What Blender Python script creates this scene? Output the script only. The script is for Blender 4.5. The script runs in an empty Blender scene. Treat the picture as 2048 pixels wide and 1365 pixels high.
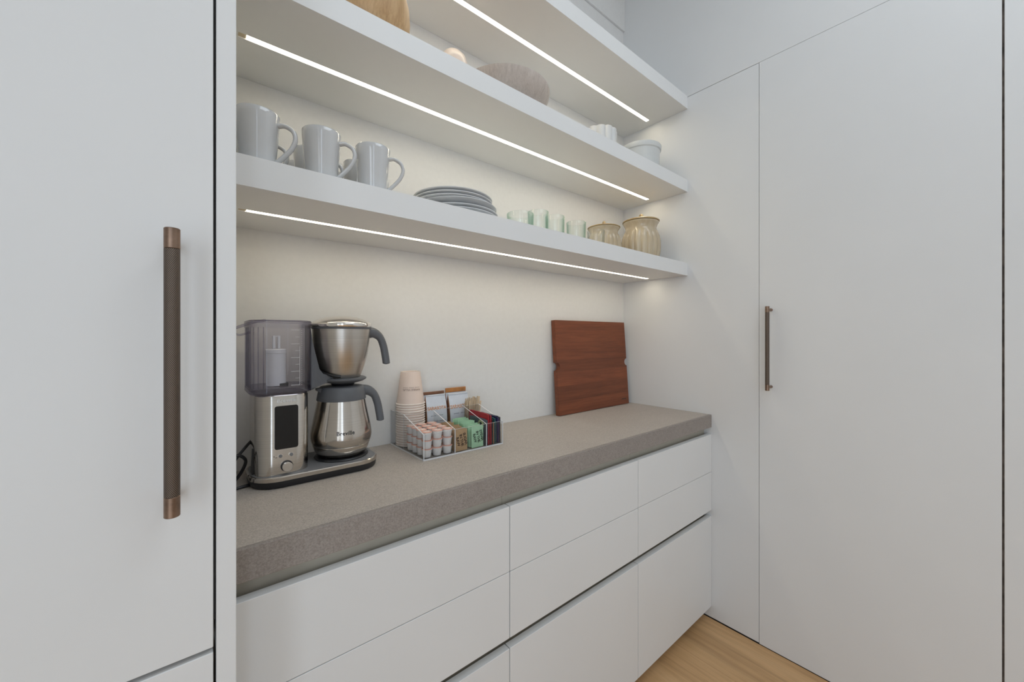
import bpy, bmesh, math, random
from mathutils import Vector, Matrix
random.seed(7)
PI = math.pi
S = bpy.context.scene
C = S.collection

# ------------------------------------------------------------------ camera
cam = bpy.data.cameras.new('camera'); camo = bpy.data.objects.new('camera', cam); C.objects.link(camo)
cam.sensor_width = 36.0; cam.sensor_fit = 'HORIZONTAL'
cam.lens = 36.0 * 782.85 / 2048
cam.shift_y = -9.75 / 2048
cam.clip_start = 0.01
camo.location = (-1.8092, -1.2427, 1.2673)
camo.rotation_euler = (PI / 2, 0, -0.6914)
S.camera = camo

# ------------------------------------------------------------------ world, lights, exposure
w = bpy.data.worlds.new('world'); S.world = w; w.use_nodes = True
w.node_tree.nodes['Background'].inputs[0].default_value = (0.80, 0.88, 1.0, 1)
w.node_tree.nodes['Background'].inputs[1].default_value = 1.0

def area(name, loc, rot, sx, sy, power, col):
    l = bpy.data.lights.new(name, 'AREA'); l.shape = 'RECTANGLE'; l.size = sx; l.size_y = sy
    l.energy = power; l.color = col
    o = bpy.data.objects.new(name, l); C.objects.link(o); o.location = loc; o.rotation_euler = rot
    return o
DAY = 5.4        # daylight coming in through the tall narrow window behind the camera
CEIL = 15.0  # power of the added overhead fill, not a real fixture
SIDE = 15.0       # light from the kitchen through the wide opening in the left wall       
LED = 15.5         # emission of the shelf strips
area('window_daylight', (-2.30, -3.28, 1.62), (-PI / 2, 0, PI), 0.30, 3.08, DAY, (0.70, 0.84, 1.0))
area('side_opening_light', (-3.17, -2.76, 1.36), (0, -PI / 2, 0), 2.5, 0.95, SIDE, (0.81, 0.91, 1.0))
area('ceiling_fill_light', (-0.85, -1.85, 3.235), (0, 0, 0), 1.3, 1.5, CEIL, (0.82, 0.915, 1.0))  # unseen fill light added under the ceiling to even out the brightness
S.view_settings.view_transform = 'Standard'
S.view_settings.look = 'None'
S.view_settings.exposure = 0.06
S.view_settings.gamma = 1.0
S.view_settings.use_curve_mapping = False
S.cycles.transparent_max_bounces = 40

# ------------------------------------------------------------------ materials
def newmat(name):
    m = bpy.data.materials.new(name); m.use_nodes = True
    nt = m.node_tree; b = nt.nodes['Principled BSDF']
    return m, nt, b
def ramp(nt, fac, stops):
    r = nt.nodes.new('ShaderNodeValToRGB'); nt.links.new(fac, r.inputs[0])
    e = r.color_ramp.elements
    while len(e) < len(stops): e.new(0.5)
    for k, (p, c) in enumerate(stops): e[k].position = p; e[k].color = (*c, 1)
    return r.outputs[0]
def coords(nt, scale=(1, 1, 1), rot=(0, 0, 0)):
    t = nt.nodes.new('ShaderNodeTexCoord'); mp = nt.nodes.new('ShaderNodeMapping')
    mp.inputs['Scale'].default_value = scale; mp.inputs['Rotation'].default_value = rot
    nt.links.new(t.outputs['Object'], mp.inputs[0]); return mp.outputs[0]
def noise(nt, vec, scale, detail=4, rough=0.55, dist=0.0):
    n = nt.nodes.new('ShaderNodeTexNoise'); nt.links.new(vec, n.inputs['Vector'])
    n.inputs['Scale'].default_value = scale; n.inputs['Detail'].default_value = detail
    n.inputs['Roughness'].default_value = rough; n.inputs['Distortion'].default_value = dist
    return n.outputs['Fac']
def bump(nt, b, h, strength, dist=0.001):
    n = nt.nodes.new('ShaderNodeBump'); n.inputs['Strength'].default_value = strength; n.inputs['Distance'].default_value = dist
    nt.links.new(h, n.inputs['Height']); nt.links.new(n.outputs[0], b.inputs['Normal'])
def mix(nt, fac, a, bcol):
    n = nt.nodes.new('ShaderNodeMix'); n.data_type = 'RGBA'
    if hasattr(fac, 'links'): nt.links.new(fac, n.inputs[0])
    else: n.inputs[0].default_value = fac
    for s, v in ((n.inputs[6], a), (n.inputs[7], bcol)):
        if hasattr(v, 'links'): nt.links.new(v, s)
        else: s.default_value = (*v, 1)
    return n.outputs[2]
def plain(name, col, rough=0.5, metal=0.0, var=0.04, nscale=30, bmp=0.0, coat=0.0, spec=0.5):
    """one coloured finish with faint tone variation"""
    m, nt, b = newmat(name)
    f = noise(nt, coords(nt), nscale, 3)
    lo = tuple(max(0, c * (1 - var)) for c in col); hi = tuple(min(1, c * (1 + var)) for c in col)
    nt.links.new(ramp(nt, f, [(0.3, lo), (0.7, hi)]), b.inputs['Base Color'])
    b.inputs['Roughness'].default_value = rough; b.inputs['Metallic'].default_value = metal
    b.inputs['Coat Weight'].default_value = coat; b.inputs['Specular IOR Level'].default_value = spec
    if bmp: bump(nt, b, f, bmp)
    return m
def clear(name, tint, edge=(0.7, 0.72, 0.73), refl=1.0, k=0.75, rough=0.02, ior=1.45):
    """thin clear sheet: see-through with fresnel reflection"""
    m = bpy.data.materials.new(name); m.use_nodes = True; nt = m.node_tree
    nt.nodes.remove(nt.nodes['Principled BSDF']); out = nt.nodes['Material Output']
    tr = nt.nodes.new('ShaderNodeBsdfTransparent'); gl = nt.nodes.new('ShaderNodeBsdfGlossy')
    gl.inputs['Roughness'].default_value = rough; gl.inputs['Color'].default_value = (refl, refl, refl, 1)
    lw = nt.nodes.new('ShaderNodeLayerWeight'); lw.inputs['Blend'].default_value = 0.5
    pw_ = nt.nodes.new('ShaderNodeMath'); pw_.operation = 'POWER'; pw_.inputs[1].default_value = 5.0
    nt.links.new(lw.outputs['Facing'], pw_.inputs[0])
    f0 = ((ior - 1) / (ior + 1)) ** 2
    ma = nt.nodes.new('ShaderNodeMath'); ma.operation = 'MULTIPLY_ADD'; ma.inputs[1].default_value = k; ma.inputs[2].default_value = f0
    nt.links.new(pw_.outputs[0], ma.inputs[0])
    p2 = nt.nodes.new('ShaderNodeMath'); p2.operation = 'POWER'; p2.inputs[1].default_value = 2.2
    nt.links.new(lw.outputs['Facing'], p2.inputs[0])
    t2 = mix(nt, p2.outputs[0], tint, edge)
    nt.links.new(t2, tr.inputs['Color'])
    mx = nt.nodes.new('ShaderNodeMixShader')
    nt.links.new(ma.outputs[0], mx.inputs[0]); nt.links.new(tr.outputs[0], mx.inputs[1]); nt.links.new(gl.outputs[0], mx.inputs[2])
    nt.links.new(mx.outputs[0], out.inputs[0])
    return m
def wood(name, lo, mid, hi, axis='Y', rough=0.45, scale=1.0, fine=1.0, tone=0.0, knots=False):
    m, nt, b = newmat(name)
    st = {'X': (0.35, 6, 6), 'Y': (6, 0.35, 6), 'Z': (6, 6, 0.35)}[axis]
    v = coords(nt, tuple(s * scale for s in st))
    oi = nt.nodes.new('ShaderNodeObjectInfo')
    add = nt.nodes.new('ShaderNodeVectorMath'); add.operation = 'ADD'
    cm = nt.nodes.new('ShaderNodeCombineXYZ'); mu = nt.nodes.new('ShaderNodeMath'); mu.operation = 'MULTIPLY'; mu.inputs[1].default_value = 40
    nt.links.new(oi.outputs['Random'], mu.inputs[0])
    for k in range(3): nt.links.new(mu.outputs[0], cm.inputs[k])
    nt.links.new(v, add.inputs[0]); nt.links.new(cm.outputs[0], add.inputs[1])
    a = noise(nt, add.outputs[0], 1.6, 5, 0.6, 0.8)
    f = noise(nt, add.outputs[0], 9.0 * fine, 6, 0.7, 0.2)
    c1 = ramp(nt, a, [(0.25, lo), (0.5, mid), (0.75, hi)])
    c2 = ramp(nt, f, [(0.3, tuple(c * 0.72 for c in lo)), (0.6, hi)])
    hs = nt.nodes.new('ShaderNodeHueSaturation'); mr = nt.nodes.new('ShaderNodeMapRange')
    mr.inputs['To Min'].default_value = 1 - tone; mr.inputs['To Max'].default_value = 1 + tone
    nt.links.new(oi.outputs['Random'], mr.inputs['Value']); nt.links.new(mr.outputs[0], hs.inputs['Value'])
    cc = mix(nt, 0.35, c1, c2)
    if knots:                                                # dark mineral streaks and small knots along the grain
        kn = noise(nt, add.outputs[0], 0.9, 3, 0.5, 1.6)
        cc = mix(nt, ramp(nt, kn, [(0.60, (0, 0, 0)), (0.74, (0.45, 0.45, 0.45))]), cc, tuple(q * 0.45 for q in lo))
    nt.links.new(cc, hs.inputs['Color']); nt.links.new(hs.outputs[0], b.inputs['Base Color'])
    b.inputs['Roughness'].default_value = rough
    bump(nt, b, f, 0.15, 0.0005)
    return m
M = {}
M['lacquer'] = plain('white_lacquer', (0.80, 0.80, 0.79), 0.42, var=0.01, nscale=4)
M['panel'] = plain('white_panel', (0.79, 0.79, 0.785), 0.5, var=0.012, nscale=3)
M['wall'] = plain('wall_paint', (0.81, 0.80, 0.78), 0.75, var=0.015, nscale=60, bmp=0.12)
M['ceiling'] = plain('ceiling_paint', (0.82, 0.82, 0.81), 0.8, var=0.01)
M['recess'] = plain('cabinet_carcass', (0.52, 0.48, 0.40), 0.6, var=0.02)
M['gap'] = plain('gap_shadow_board', (0.10, 0.09, 0.08), 0.8, var=0.2)
M['gasket'] = plain('grey_gasket', (0.16, 0.16, 0.15), 0.7, var=0.05)
M['oak'] = wood('oak_plank', (0.48, 0.27, 0.118), (0.62, 0.37, 0.172), (0.70, 0.44, 0.22), 'Y', 0.5, 1.3, tone=0.05, knots=True)
M['cherry'] = wood('reddish_board_wood', (0.115, 0.030, 0.012), (0.20, 0.054, 0.020), (0.28, 0.082, 0.032), 'X', 0.5, 1.8, tone=0.20)
M['ash'] = wood('pale_turned_wood', (0.42, 0.24, 0.10), (0.56, 0.35, 0.17), (0.64, 0.43, 0.23), 'Z', 0.5, 4.0)
M['taupe_wood'] = wood('taupe_wood', (0.42, 0.35, 0.30), (0.53, 0.455, 0.40), (0.60, 0.53, 0.475), 'Z', 0.6, 4.0)
M['stick'] = wood('birch_stick', (0.50, 0.36, 0.22), (0.62, 0.47, 0.31), (0.70, 0.56, 0.40), 'Z', 0.6, 5.0, tone=0.22)

def stone(name, k):
    m, nt, b = newmat(name)
    v = coords(nt)
    big = noise(nt, v, 5, 6, 0.6, 0.4); fine = noise(nt, v, 320, 3, 0.7); mid = noise(nt, v, 70, 4, 0.6)
    c = ramp(nt, big, [(0.3, (0.42, 0.37, 0.32)), (0.7, (0.52, 0.465, 0.41))])
    c2 = ramp(nt, fine, [(0.32, (0.15, 0.125, 0.105)), (0.5, (0.46, 0.41, 0.365)), (0.68, (0.74, 0.67, 0.60))])
    c3 = ramp(nt, mid, [(0.35, (0.37, 0.325, 0.29)), (0.65, (0.51, 0.455, 0.41))])
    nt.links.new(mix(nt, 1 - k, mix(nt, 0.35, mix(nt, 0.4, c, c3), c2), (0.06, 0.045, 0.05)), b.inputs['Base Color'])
    b.inputs['Roughness'].default_value = 0.62
    bump(nt, b, fine, 0.25, 0.0006)
    return m
M['stone'] = stone('taupe_stone', 1.0)
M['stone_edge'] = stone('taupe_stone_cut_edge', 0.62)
def knurled():
    m, nt, b = newmat('knurled_bronze')
    t = nt.nodes.new('ShaderNodeTexCoord'); sp = nt.nodes.new('ShaderNodeSeparateXYZ'); nt.links.new(t.outputs['Object'], sp.inputs[0])
    at = nt.nodes.new('ShaderNodeMath'); at.operation = 'ARCTAN2'
    nt.links.new(sp.outputs[1], at.inputs[0]); nt.links.new(sp.outputs[0], at.inputs[1])
    def mth(op, a, c):
        n = nt.nodes.new('ShaderNodeMath'); n.operation = op
        for k, q in enumerate((a, c)):
            if q is None: continue
            if hasattr(q, 'links'): nt.links.new(q, n.inputs[k])
            else: n.inputs[k].default_value = q
        return n.outputs[0]
    aa = mth('MULTIPLY', at.outputs[0], 26.0); zz = mth('MULTIPLY', sp.outputs[2], 2400.0)
    s1 = mth('SINE', mth('ADD', aa, zz), None); s2 = mth('SINE', mth('SUBTRACT', aa, zz), None)
    h = mth('MULTIPLY', mth('ADD', s1, s2), 0.25)
    h = mth('ADD', h, 0.5)
    nt.links.new(ramp(nt, h, [(0.2, (0.045, 0.035, 0.028)), (0.8, (0.24, 0.19, 0.155))]), b.inputs['Base Color'])
    b.inputs['Metallic'].default_value = 0.9; b.inputs['Roughness'].default_value = 0.42
    bump(nt, b, h, 0.6, 0.0005)
    return m
M['knurl'] = knurled()
M['bronze'] = plain('brushed_bronze', (0.27, 0.185, 0.135), 0.38, 0.95, var=0.2, nscale=80)
def steel(name, col, rough, sc=(4, 4, 900), aniso=0.5):
    m, nt, b = newmat(name)
    f = noise(nt, coords(nt, sc), 1.0, 3, 0.6)
    nt.links.new(ramp(nt, f, [(0.3, tuple(c * 0.88 for c in col)), (0.7, tuple(min(1, c * 1.06) for c in col))]), b.inputs['Base Color'])
    b.inputs['Metallic'].default_value = 1.0; b.inputs['Roughness'].default_value = rough
    b.inputs['Anisotropic'].default_value = aniso
    bump(nt, b, f, 0.06, 0.0004)
    return m
M['steel'] = steel('brushed_steel', (0.60, 0.56, 0.51), 0.15, aniso=0.0)
M['steel_soft'] = steel('satin_steel', (0.56, 0.525, 0.48), 0.30, aniso=0.0)
M['chrome'] = plain('polished_steel', (0.78, 0.75, 0.71), 0.10, 1.0, var=0.01)
M['grey_plastic'] = plain('dark_grey_plastic', (0.115, 0.12, 0.13), 0.42, var=0.03)
M['mid_grey'] = plain('mid_grey_plastic', (0.20, 0.20, 0.205), 0.45, var=0.03)
M['black'] = plain('black_plastic', (0.018, 0.018, 0.02), 0.4, var=0.1)
M['screen'] = plain('black_glass_display', (0.006, 0.006, 0.007), 0.08, var=0.1)
M['ink'] = plain('black_print', (0.03, 0.03, 0.03), 0.6, var=0.1)
M['tank'] = clear('smoky_clear_plastic', (0.935, 0.93, 0.945), (0.50, 0.48, 0.55), ior=1.42, k=0.5)
M['tank_edge'] = clear('smoky_plastic_rim', (0.78, 0.77, 0.83), (0.40, 0.38, 0.46), ior=1.5, k=0.5)
M['acrylic'] = clear('clear_acrylic', (0.975, 0.977, 0.978), (0.80, 0.81, 0.82), ior=1.30, k=0.35)
M['acrylic_edge'] = plain('acrylic_cut_edge', (0.72, 0.72, 0.72), 0.2, var=0.05)
M['glass'] = clear('green_tinted_glass', (0.978, 0.992, 0.985), (0.36, 0.60, 0.48), ior=1.5)
M['clear_glass'] = clear('clear_glass', (0.98, 0.985, 0.98), (0.50, 0.55, 0.52), ior=1.5)
M['white_plastic'] = plain('white_plastic', (0.74, 0.75, 0.76), 0.45, var=0.02)
M['mark'] = plain('white_scale_print', (0.85, 0.86, 0.88), 0.5, var=0.02)
M['mug'] = plain('grey_white_glaze', (0.585, 0.585, 0.58), 0.12, var=0.03, nscale=14, coat=1.0)
M['plate'] = plain('grey_plate_glaze', (0.66, 0.665, 0.67), 0.2, var=0.05, nscale=20)
M['white_ceramic'] = plain('white_ceramic', (0.72, 0.72, 0.71), 0.3, var=0.02)
M['pot'] = plain('matte_grey_white_ceramic', (0.62, 0.63, 0.62), 0.4, var=0.02)
def cream():
    m, nt, b = newmat('honey_cream_glaze')
    f = noise(nt, coords(nt, (1, 1, 0.15)), 22, 4, 0.6)
    nt.links.new(ramp(nt, f, [(0.3, (0.44, 0.34, 0.215)), (0.7, (0.60, 0.51, 0.37))]), b.inputs['Base Color'])
    b.inputs['Roughness'].default_value = 0.16; b.inputs['Coat Weight'].default_value = 0.3
    return m
M['cream'] = cream()
M['cream_dark'] = plain('honey_glaze_rim', (0.50, 0.36, 0.18), 0.16, var=0.12, nscale=40, coat=0.3)
M['blush'] = plain('pale_blush_ceramic', (0.72, 0.63, 0.58), 0.3, var=0.12, nscale=25)
M['cup'] = plain('blush_paper_cup', (0.78, 0.63, 0.54), 0.6, var=0.02)
M['cup_in'] = plain('cream_paper_rim', (0.84, 0.76, 0.68), 0.6, var=0.02)
M['cup_ink'] = plain('brown_cup_print', (0.20, 0.13, 0.10), 0.7, var=0.1)
M['pod'] = plain('creamer_tub_plastic', (0.83, 0.81, 0.79), 0.4, var=0.02)
M['foil'] = plain('salmon_foil_lid', (0.74, 0.38, 0.29), 0.42, var=0.1, nscale=160)
M['foil_print'] = plain('pale_foil_print', (0.80, 0.60, 0.53), 0.45, var=0.3, nscale=220)
M['bag'] = plain('pale_blue_foil_pouch', (0.66, 0.69, 0.74), 0.32, var=0.06, nscale=25, bmp=0.3)
M['bag_side'] = plain('orange_pouch_gusset', (0.46, 0.19, 0.055), 0.35, var=0.3, nscale=30, bmp=0.3)
M['bag_brown'] = plain('brown_pouch_fold', (0.24, 0.11, 0.06), 0.4, var=0.2)
M['bag_print'] = plain('orange_pouch_print', (0.66, 0.30, 0.12), 0.6, var=0.1)
M['kraft'] = plain('kraft_paper_packet', (0.48, 0.31, 0.16), 0.7, var=0.08, nscale=60)
M['kraft_ink'] = plain('dark_brown_print', (0.07, 0.035, 0.02), 0.7, var=0.1)
M['mint'] = plain('mint_green_packet', (0.42, 0.66, 0.43), 0.6, var=0.07, nscale=60)
M['mint_ink'] = plain('dark_green_print', (0.03, 0.06, 0.035), 0.7, var=0.1)
for n, c in (('slate', (0.10, 0.12, 0.15)), ('red', (0.40, 0.02, 0.03)), ('dark_red', (0.25, 0.015, 0.025)), ('tea_black', (0.02, 0.02, 0.025)),
             ('tan', (0.42, 0.24, 0.14)), ('teal', (0.03, 0.12, 0.12)), ('navy', (0.025, 0.025, 0.09)), ('plum', (0.09, 0.04, 0.09)),
             ('charcoal', (0.05, 0.055, 0.065)), ('roundel', (0.55, 0.58, 0.33))):
    M[n] = plain('tea_%s' % n if n != 'roundel' else 'yellow_green_print', c, 0.38, var=0.15, nscale=50)
def led_mat():
    m = bpy.data.materials.new('warm_led_diffuser'); m.use_nodes = True; nt = m.node_tree
    nt.nodes.remove(nt.nodes['Principled BSDF'])
    e = nt.nodes.new('ShaderNodeEmission'); e.inputs['Color'].default_value = (1.0, 0.895, 0.69, 1); e.inputs['Strength'].default_value = LED
    nt.links.new(e.outputs[0], nt.nodes['Material Output'].inputs[0]); return m
M['led'] = led_mat()
M['led_off'] = plain('led_channel_end', (0.55, 0.47, 0.33), 0.5, var=0.05)

# ------------------------------------------------------------------ mesh helpers
def obj(name, bm, mat, parent=None, smooth=0, loc=None, recalc=True):
    if recalc: bmesh.ops.recalc_face_normals(bm, faces=bm.faces)
    me = bpy.data.meshes.new(name); bm.to_mesh(me); bm.free()
    for m in (mat if isinstance(mat, (list, tuple)) else [mat]): me.materials.append(m)
    if smooth:
        me.shade_smooth(); me.set_sharp_from_angle(angle=math.radians(smooth))
    o = bpy.data.objects.new(name, me); C.objects.link(o)
    if parent: o.parent = parent
    if loc: o.location = loc
    return o
def B(): return bmesh.new()
def box(bm, x0, x1, y0, y1, z0, z1, bev=0.0, seg=2):
    vs = [bm.verts.new((x, y, z)) for x in (x0, x1) for y in (y0, y1) for z in (z0, z1)]
    fs = [bm.faces.new([vs[i] for i in q]) for q in ((0, 1, 3, 2), (4, 6, 7, 5), (0, 4, 5, 1), (2, 3, 7, 6), (0, 2, 6, 4), (1, 5, 7, 3))]
    if bev:
        es = set(e for f in fs for e in f.edges)
        bmesh.ops.bevel(bm, geom=list(es), offset=bev, segments=seg, affect='EDGES', profile=0.5)
    return bm
def rings(bm, rs, cap0=True, cap1=True, closed=True):
    """loft equal-length point rings"""
    V = [[bm.verts.new(p) for p in r] for r in rs]
    n = len(V[0])
    for a, b in zip(V[:-1], V[1:]):
        for i in range(n if closed else n - 1):
            j = (i + 1) % n
            bm.faces.new((a[i], a[j], b[j], b[i]))
    if cap0: bm.faces.new(V[0][::-1])
    if cap1: bm.faces.new(V[-1])
    return V
def lathe(bm, prof, n=40, cx=0, cy=0, cap0=True, cap1=True, flute=None, sx=1, sy=1):
    rs = []
    for (r, z) in prof:
        ring = []
        for i in range(n):
            a = 2 * PI * i / n; rr = max(r, 1e-5)
            if flute: rr *= flute(a, z)
            ring.append((cx + rr * math.cos(a) * sx, cy + rr * math.sin(a) * sy, z))
        rs.append(ring)
    return rings(bm, rs, cap0, cap1)
def rrect(cx, cy, w, d, r, z, n=6):
    r = min(r, w / 2 - 1e-5, d / 2 - 1e-5); pts = []
    for (sx, sy, a0) in ((1, 1, 0), (-1, 1, PI / 2), (-1, -1, PI), (1, -1, 1.5 * PI)):
        for k in range(n + 1):
            a = a0 + PI / 2 * k / n
            pts.append((cx + sx * (w / 2 - r) + r * math.cos(a), cy + sy * (d / 2 - r) + r * math.sin(a), z))
    return pts
def tube(bm, path, rad, n=10, sec=None, cap=True):
    """sweep a circle (rad float or list) or an ellipse section (list of (in-plane, out-of-plane)) along path"""
    P = [Vector(p) for p in path]; up0 = None; rs = []
    for i, p in enumerate(P):
        t = (P[min(i + 1, len(P) - 1)] - P[max(i - 1, 0)]).normalized()
        if up0 is None:
            up0 = Vector((0, 1, 0)) if abs(t.y) < 0.9 else Vector((1, 0, 0))
        side = t.cross(up0).normalized(); up = side.cross(t).normalized(); up0 = up
        if sec: a, b = sec[i] if isinstance(sec, list) else sec
        else: a = b = rad[i] if isinstance(rad, list) else rad
        rs.append([tuple(p + side * (a * math.cos(2 * PI * k / n)) + up * (b * math.sin(2 * PI * k / n))) for k in range(n)])
    rings(bm, rs, cap, cap)
def bez(pts, n=12):
    """Catmull-Rom through points"""
    P = [Vector(p) for p in pts]; P = [P[0] * 2 - P[1]] + P + [P[-1] * 2 - P[-2]]; out = []
    for i in range(1, len(P) - 2):
        for k in range(n):
            t = k / n; a, b, c, d = P[i - 1], P[i], P[i + 1], P[i + 2]
            out.append(0.5 * ((2 * b) + (c - a) * t + (2 * a - 5 * b + 4 * c - d) * t * t + (3 * b - a - 3 * c + d) * t ** 3))
    out.append(P[-2]); return out
def prism(bm, poly, axis, a, b, bev=0.0):
    """polygon extruded along axis from a to b; poly gives the two other coordinates in x,y,z order"""
    def mk(u, v, t): return {'X': (t, u, v), 'Y': (u, t, v), 'Z': (u, v, t)}[axis]
    A = [bm.verts.new(mk(u, v, a)) for u, v in poly]; Bv = [bm.verts.new(mk(u, v, b)) for u, v in poly]
    n = len(poly); fs = [bm.faces.new(A), bm.faces.new(Bv[::-1])]
    for i in range(n): fs.append(bm.faces.new((A[i], Bv[i], Bv[(i + 1) % n], A[(i + 1) % n])))
    if bev:
        es = set(e for f in fs[:2] for e in f.edges)
        bmesh.ops.bevel(bm, geom=list(es), offset=bev, segments=2, affect='EDGES', profile=0.5)
def textmesh(body, size, extrude=0.0, align='CENTER', space=1.0, bold=0.0):
    cu = bpy.data.curves.new('lettering', 'FONT'); cu.body = body; cu.size = size; cu.extrude = extrude
    cu.align_x = align; cu.align_y = 'CENTER'; cu.space_character = space; cu.offset = bold; cu.resolution_u = 2
    o = bpy.data.objects.new('lettering_source', cu); C.objects.link(o)
    dg = bpy.context.evaluated_depsgraph_get(); me = bpy.data.meshes.new_from_object(o.evaluated_get(dg))
    bpy.data.objects.remove(o); bpy.data.curves.remove(cu)
    return me
def textobj(name, body, size, mat, parent, fn, space=1.0, extrude=0.0, bold=0.0):
    """lettering; fn maps flat (x, y, z) to the surface"""
    me = textmesh(body, size, extrude, space=space, bold=bold)
    for v in me.vertices: v.co = fn(v.co.x, v.co.y, v.co.z)
    me.materials.clear(); me.materials.append(mat)
    o = bpy.data.objects.new(name, me); C.objects.link(o); o.parent = parent
    return o
def tag(o, label, cat, group=None):
    o['label'] = label; o['category'] = cat
    if group: o['group'] = group
    return o
def thing(name, label, cat, loc=(0, 0, 0), rotz=0, group=None):
    o = bpy.data.objects.new(name, None); C.objects.link(o); o.empty_display_size = 0.02
    o.location = loc; o.rotation_euler = (0, 0, rotz)
    return tag(o, label, cat, group)
def struct(o):
    o['kind'] = 'structure'; return o
def dup(root, loc, rot=None, label=None, group=None):
    r = root.copy(); C.objects.link(r); r.location = loc
    if rot is not None: r.rotation_euler = rot if isinstance(rot, tuple) else (0, 0, rot)
    if label: r['label'] = label
    if group: r['group'] = group
    for ch in list(root.children):
        c = ch.copy(); C.objects.link(c); c.parent = r
        for g in list(ch.children):
            d = g.copy(); C.objects.link(d); d.parent = c
    return r

# ------------------------------------------------------------------ the setting
XL, YR, ZC = -3.20, -3.32, 3.26       # left wall, rear wall, ceiling
CT = 0.915                            # worktop height
b = B(); box(b, XL - .1, 0.12, YR - .1, 0.12, -0.12, -0.016); floor = struct(obj('floor', b, M['gap']))
pw = 0.262
k = 0; x = 0.0
while x > XL:
    x2 = max(x - pw, XL); off = (0.0, 1.15, 0.45, 1.6)[k % 4]
    y = 0.0; cuts = [0.0] + [-(off + 0.9) % 2.0 - 0.0001 - 0.9] + [-3.0, YR]
    cuts = sorted(set([0.0, -(1.35 + (k % 4) * 0.42), YR]), reverse=True)
    for ya, yb in zip(cuts[:-1], cuts[1:]):
        bb = B(); box(bb, x2 + 0.0004, x - 0.0004, yb + 0.0004, ya - 0.0004, -0.016, 0.0, 0.0006, 1)
        obj('plank', bb, M['oak'], floor)
    x = x2; k += 1
b = B(); box(b, XL - .1, 0.12, YR - .1, 0.12, ZC, ZC + .1); struct(obj('ceiling', b, M['ceiling']))
b = B(); box(b, XL, 0.12, 0.0, 0.12, 0, ZC); wb = struct(obj('wall_back', b, M['wall']))
b = B(); box(b, -1.76, 0.0, -0.0095, 0.0, 2.905, ZC, 0.001, 1); struct(obj('trim_1', b, M['wall']))
b = B(); box(b, XL, -2.40, -0.60, -0.58, 0, ZC); struct(obj('wall_front_left', b, M['wall']))
b = B(); box(b, XL - .1, XL, -2.26, 0.0, 0, ZC); box(b, XL - .1, XL, YR, -3.25, 0, ZC); box(b, XL - .1, XL, -3.25, -2.26, 2.64, ZC); struct(obj('wall_left', b, M['wall']))
# rear wall with the tall window opening the daylight comes through
b = B()
box(b, XL, -2.46, YR - .1, YR, 0, ZC); box(b, -2.14, 0.12, YR - .1, YR, 0, ZC); box(b, -2.46, -2.14, YR - .1, YR, 3.18, ZC)
struct(obj('wall_rear', b, M['wall']))
b = B()
for (x0, x1, z0, z1) in ((-2.52, -2.46, 0, 3.23), (-2.14, -2.08, 0, 3.23), (-2.46, -2.14, 3.18, 3.23)):
    box(b, x0, x1, YR, YR + .018, z0, z1, 0.002, 1)
struct(obj('trim_2', b, M['lacquer']))
# right wall: backing, flush panels, flush door
b = B(); box(b, 0.024, 0.12, YR, 0.0, 0, ZC); wr = struct(obj('wall_right', b, M['gap']))
DT = 2.3924; YD0, YD1 = -0.6508, -1.2741
def panel(name, y0, y1, z0, z1, par, xf=0.0):
    b = B(); box(b, xf, 0.024, y1, y0, z0, z1, 0.0008, 1); return obj(name, b, M['panel'], par)
panel('upper_panel', 0.0, YR, DT + 0.0015, ZC, wr)
panel('side_panel', 0.0, YD0 + 0.0008, 0.005, DT - 0.0005, wr)
panel('jamb_panel', YD1 - 0.0045, YR, 0.004, DT - 0.0005, wr, -0.002)
b = B(); box(b, 0.006, 0.024, YD1 - 0.0045, YD1, 0, DT); obj('edge_strip', b, plain('brown_door_edge', (0.16, 0.13, 0.11), 0.8, var=0.6, nscale=25), wr)
b = B(); box(b, -0.0015, 0.022, YD1, YD0 - 0.0008, 0.003, DT - 0.0005, 0.0008, 1); door = struct(obj('door_1', b, M['panel']))

def pull(parent, bx, by, z0, z1, wallx=None, wally=None):
    """knurled bar pull with plain end caps and two posts"""
    r = 0.0075; cap = 0.024; zc = (z0 + z1) / 2; hh = (z1 - z0) / 2
    b = B(); lathe(b, [(r * .99, -hh + cap), (r * .99, hh - cap)], 32)
    g = obj('handle_grip', b, M['knurl'], parent, 40, (bx, by, zc))
    for s in (-1, 1):
        b = B()
        za, zb = (hh - cap, hh) if s > 0 else (-hh, -hh + cap)
        e = 0.0008
        lathe(b, [(r - e, za), (r, za + e), (r, zb - e), (r - e, zb)], 32)
        obj('handle_cap', b, M['bronze'], parent, 40, (bx, by, zc))
        b = B(); zp = zc + s * (hh - 0.0125); rr = [0.0052, 0.0052, 0.0062, 0.0062]
        if wallx is not None: path = [(bx + r * .8, by, zp), (wallx - .012, by, zp), (wallx - .008, by, zp), (wallx - .0004, by, zp)]
        else: path = [(bx, by + r * .8, zp), (bx, wally - .012, zp), (bx, wally - .008, zp), (bx, wally - .0004, zp)]
        tube(b, path, rr, 16); obj('handle_post', b, M['bronze'], parent, 40)
pull(door, -0.045, -0.694, 1.0513, 1.3854, wallx=-0.0015)

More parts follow.
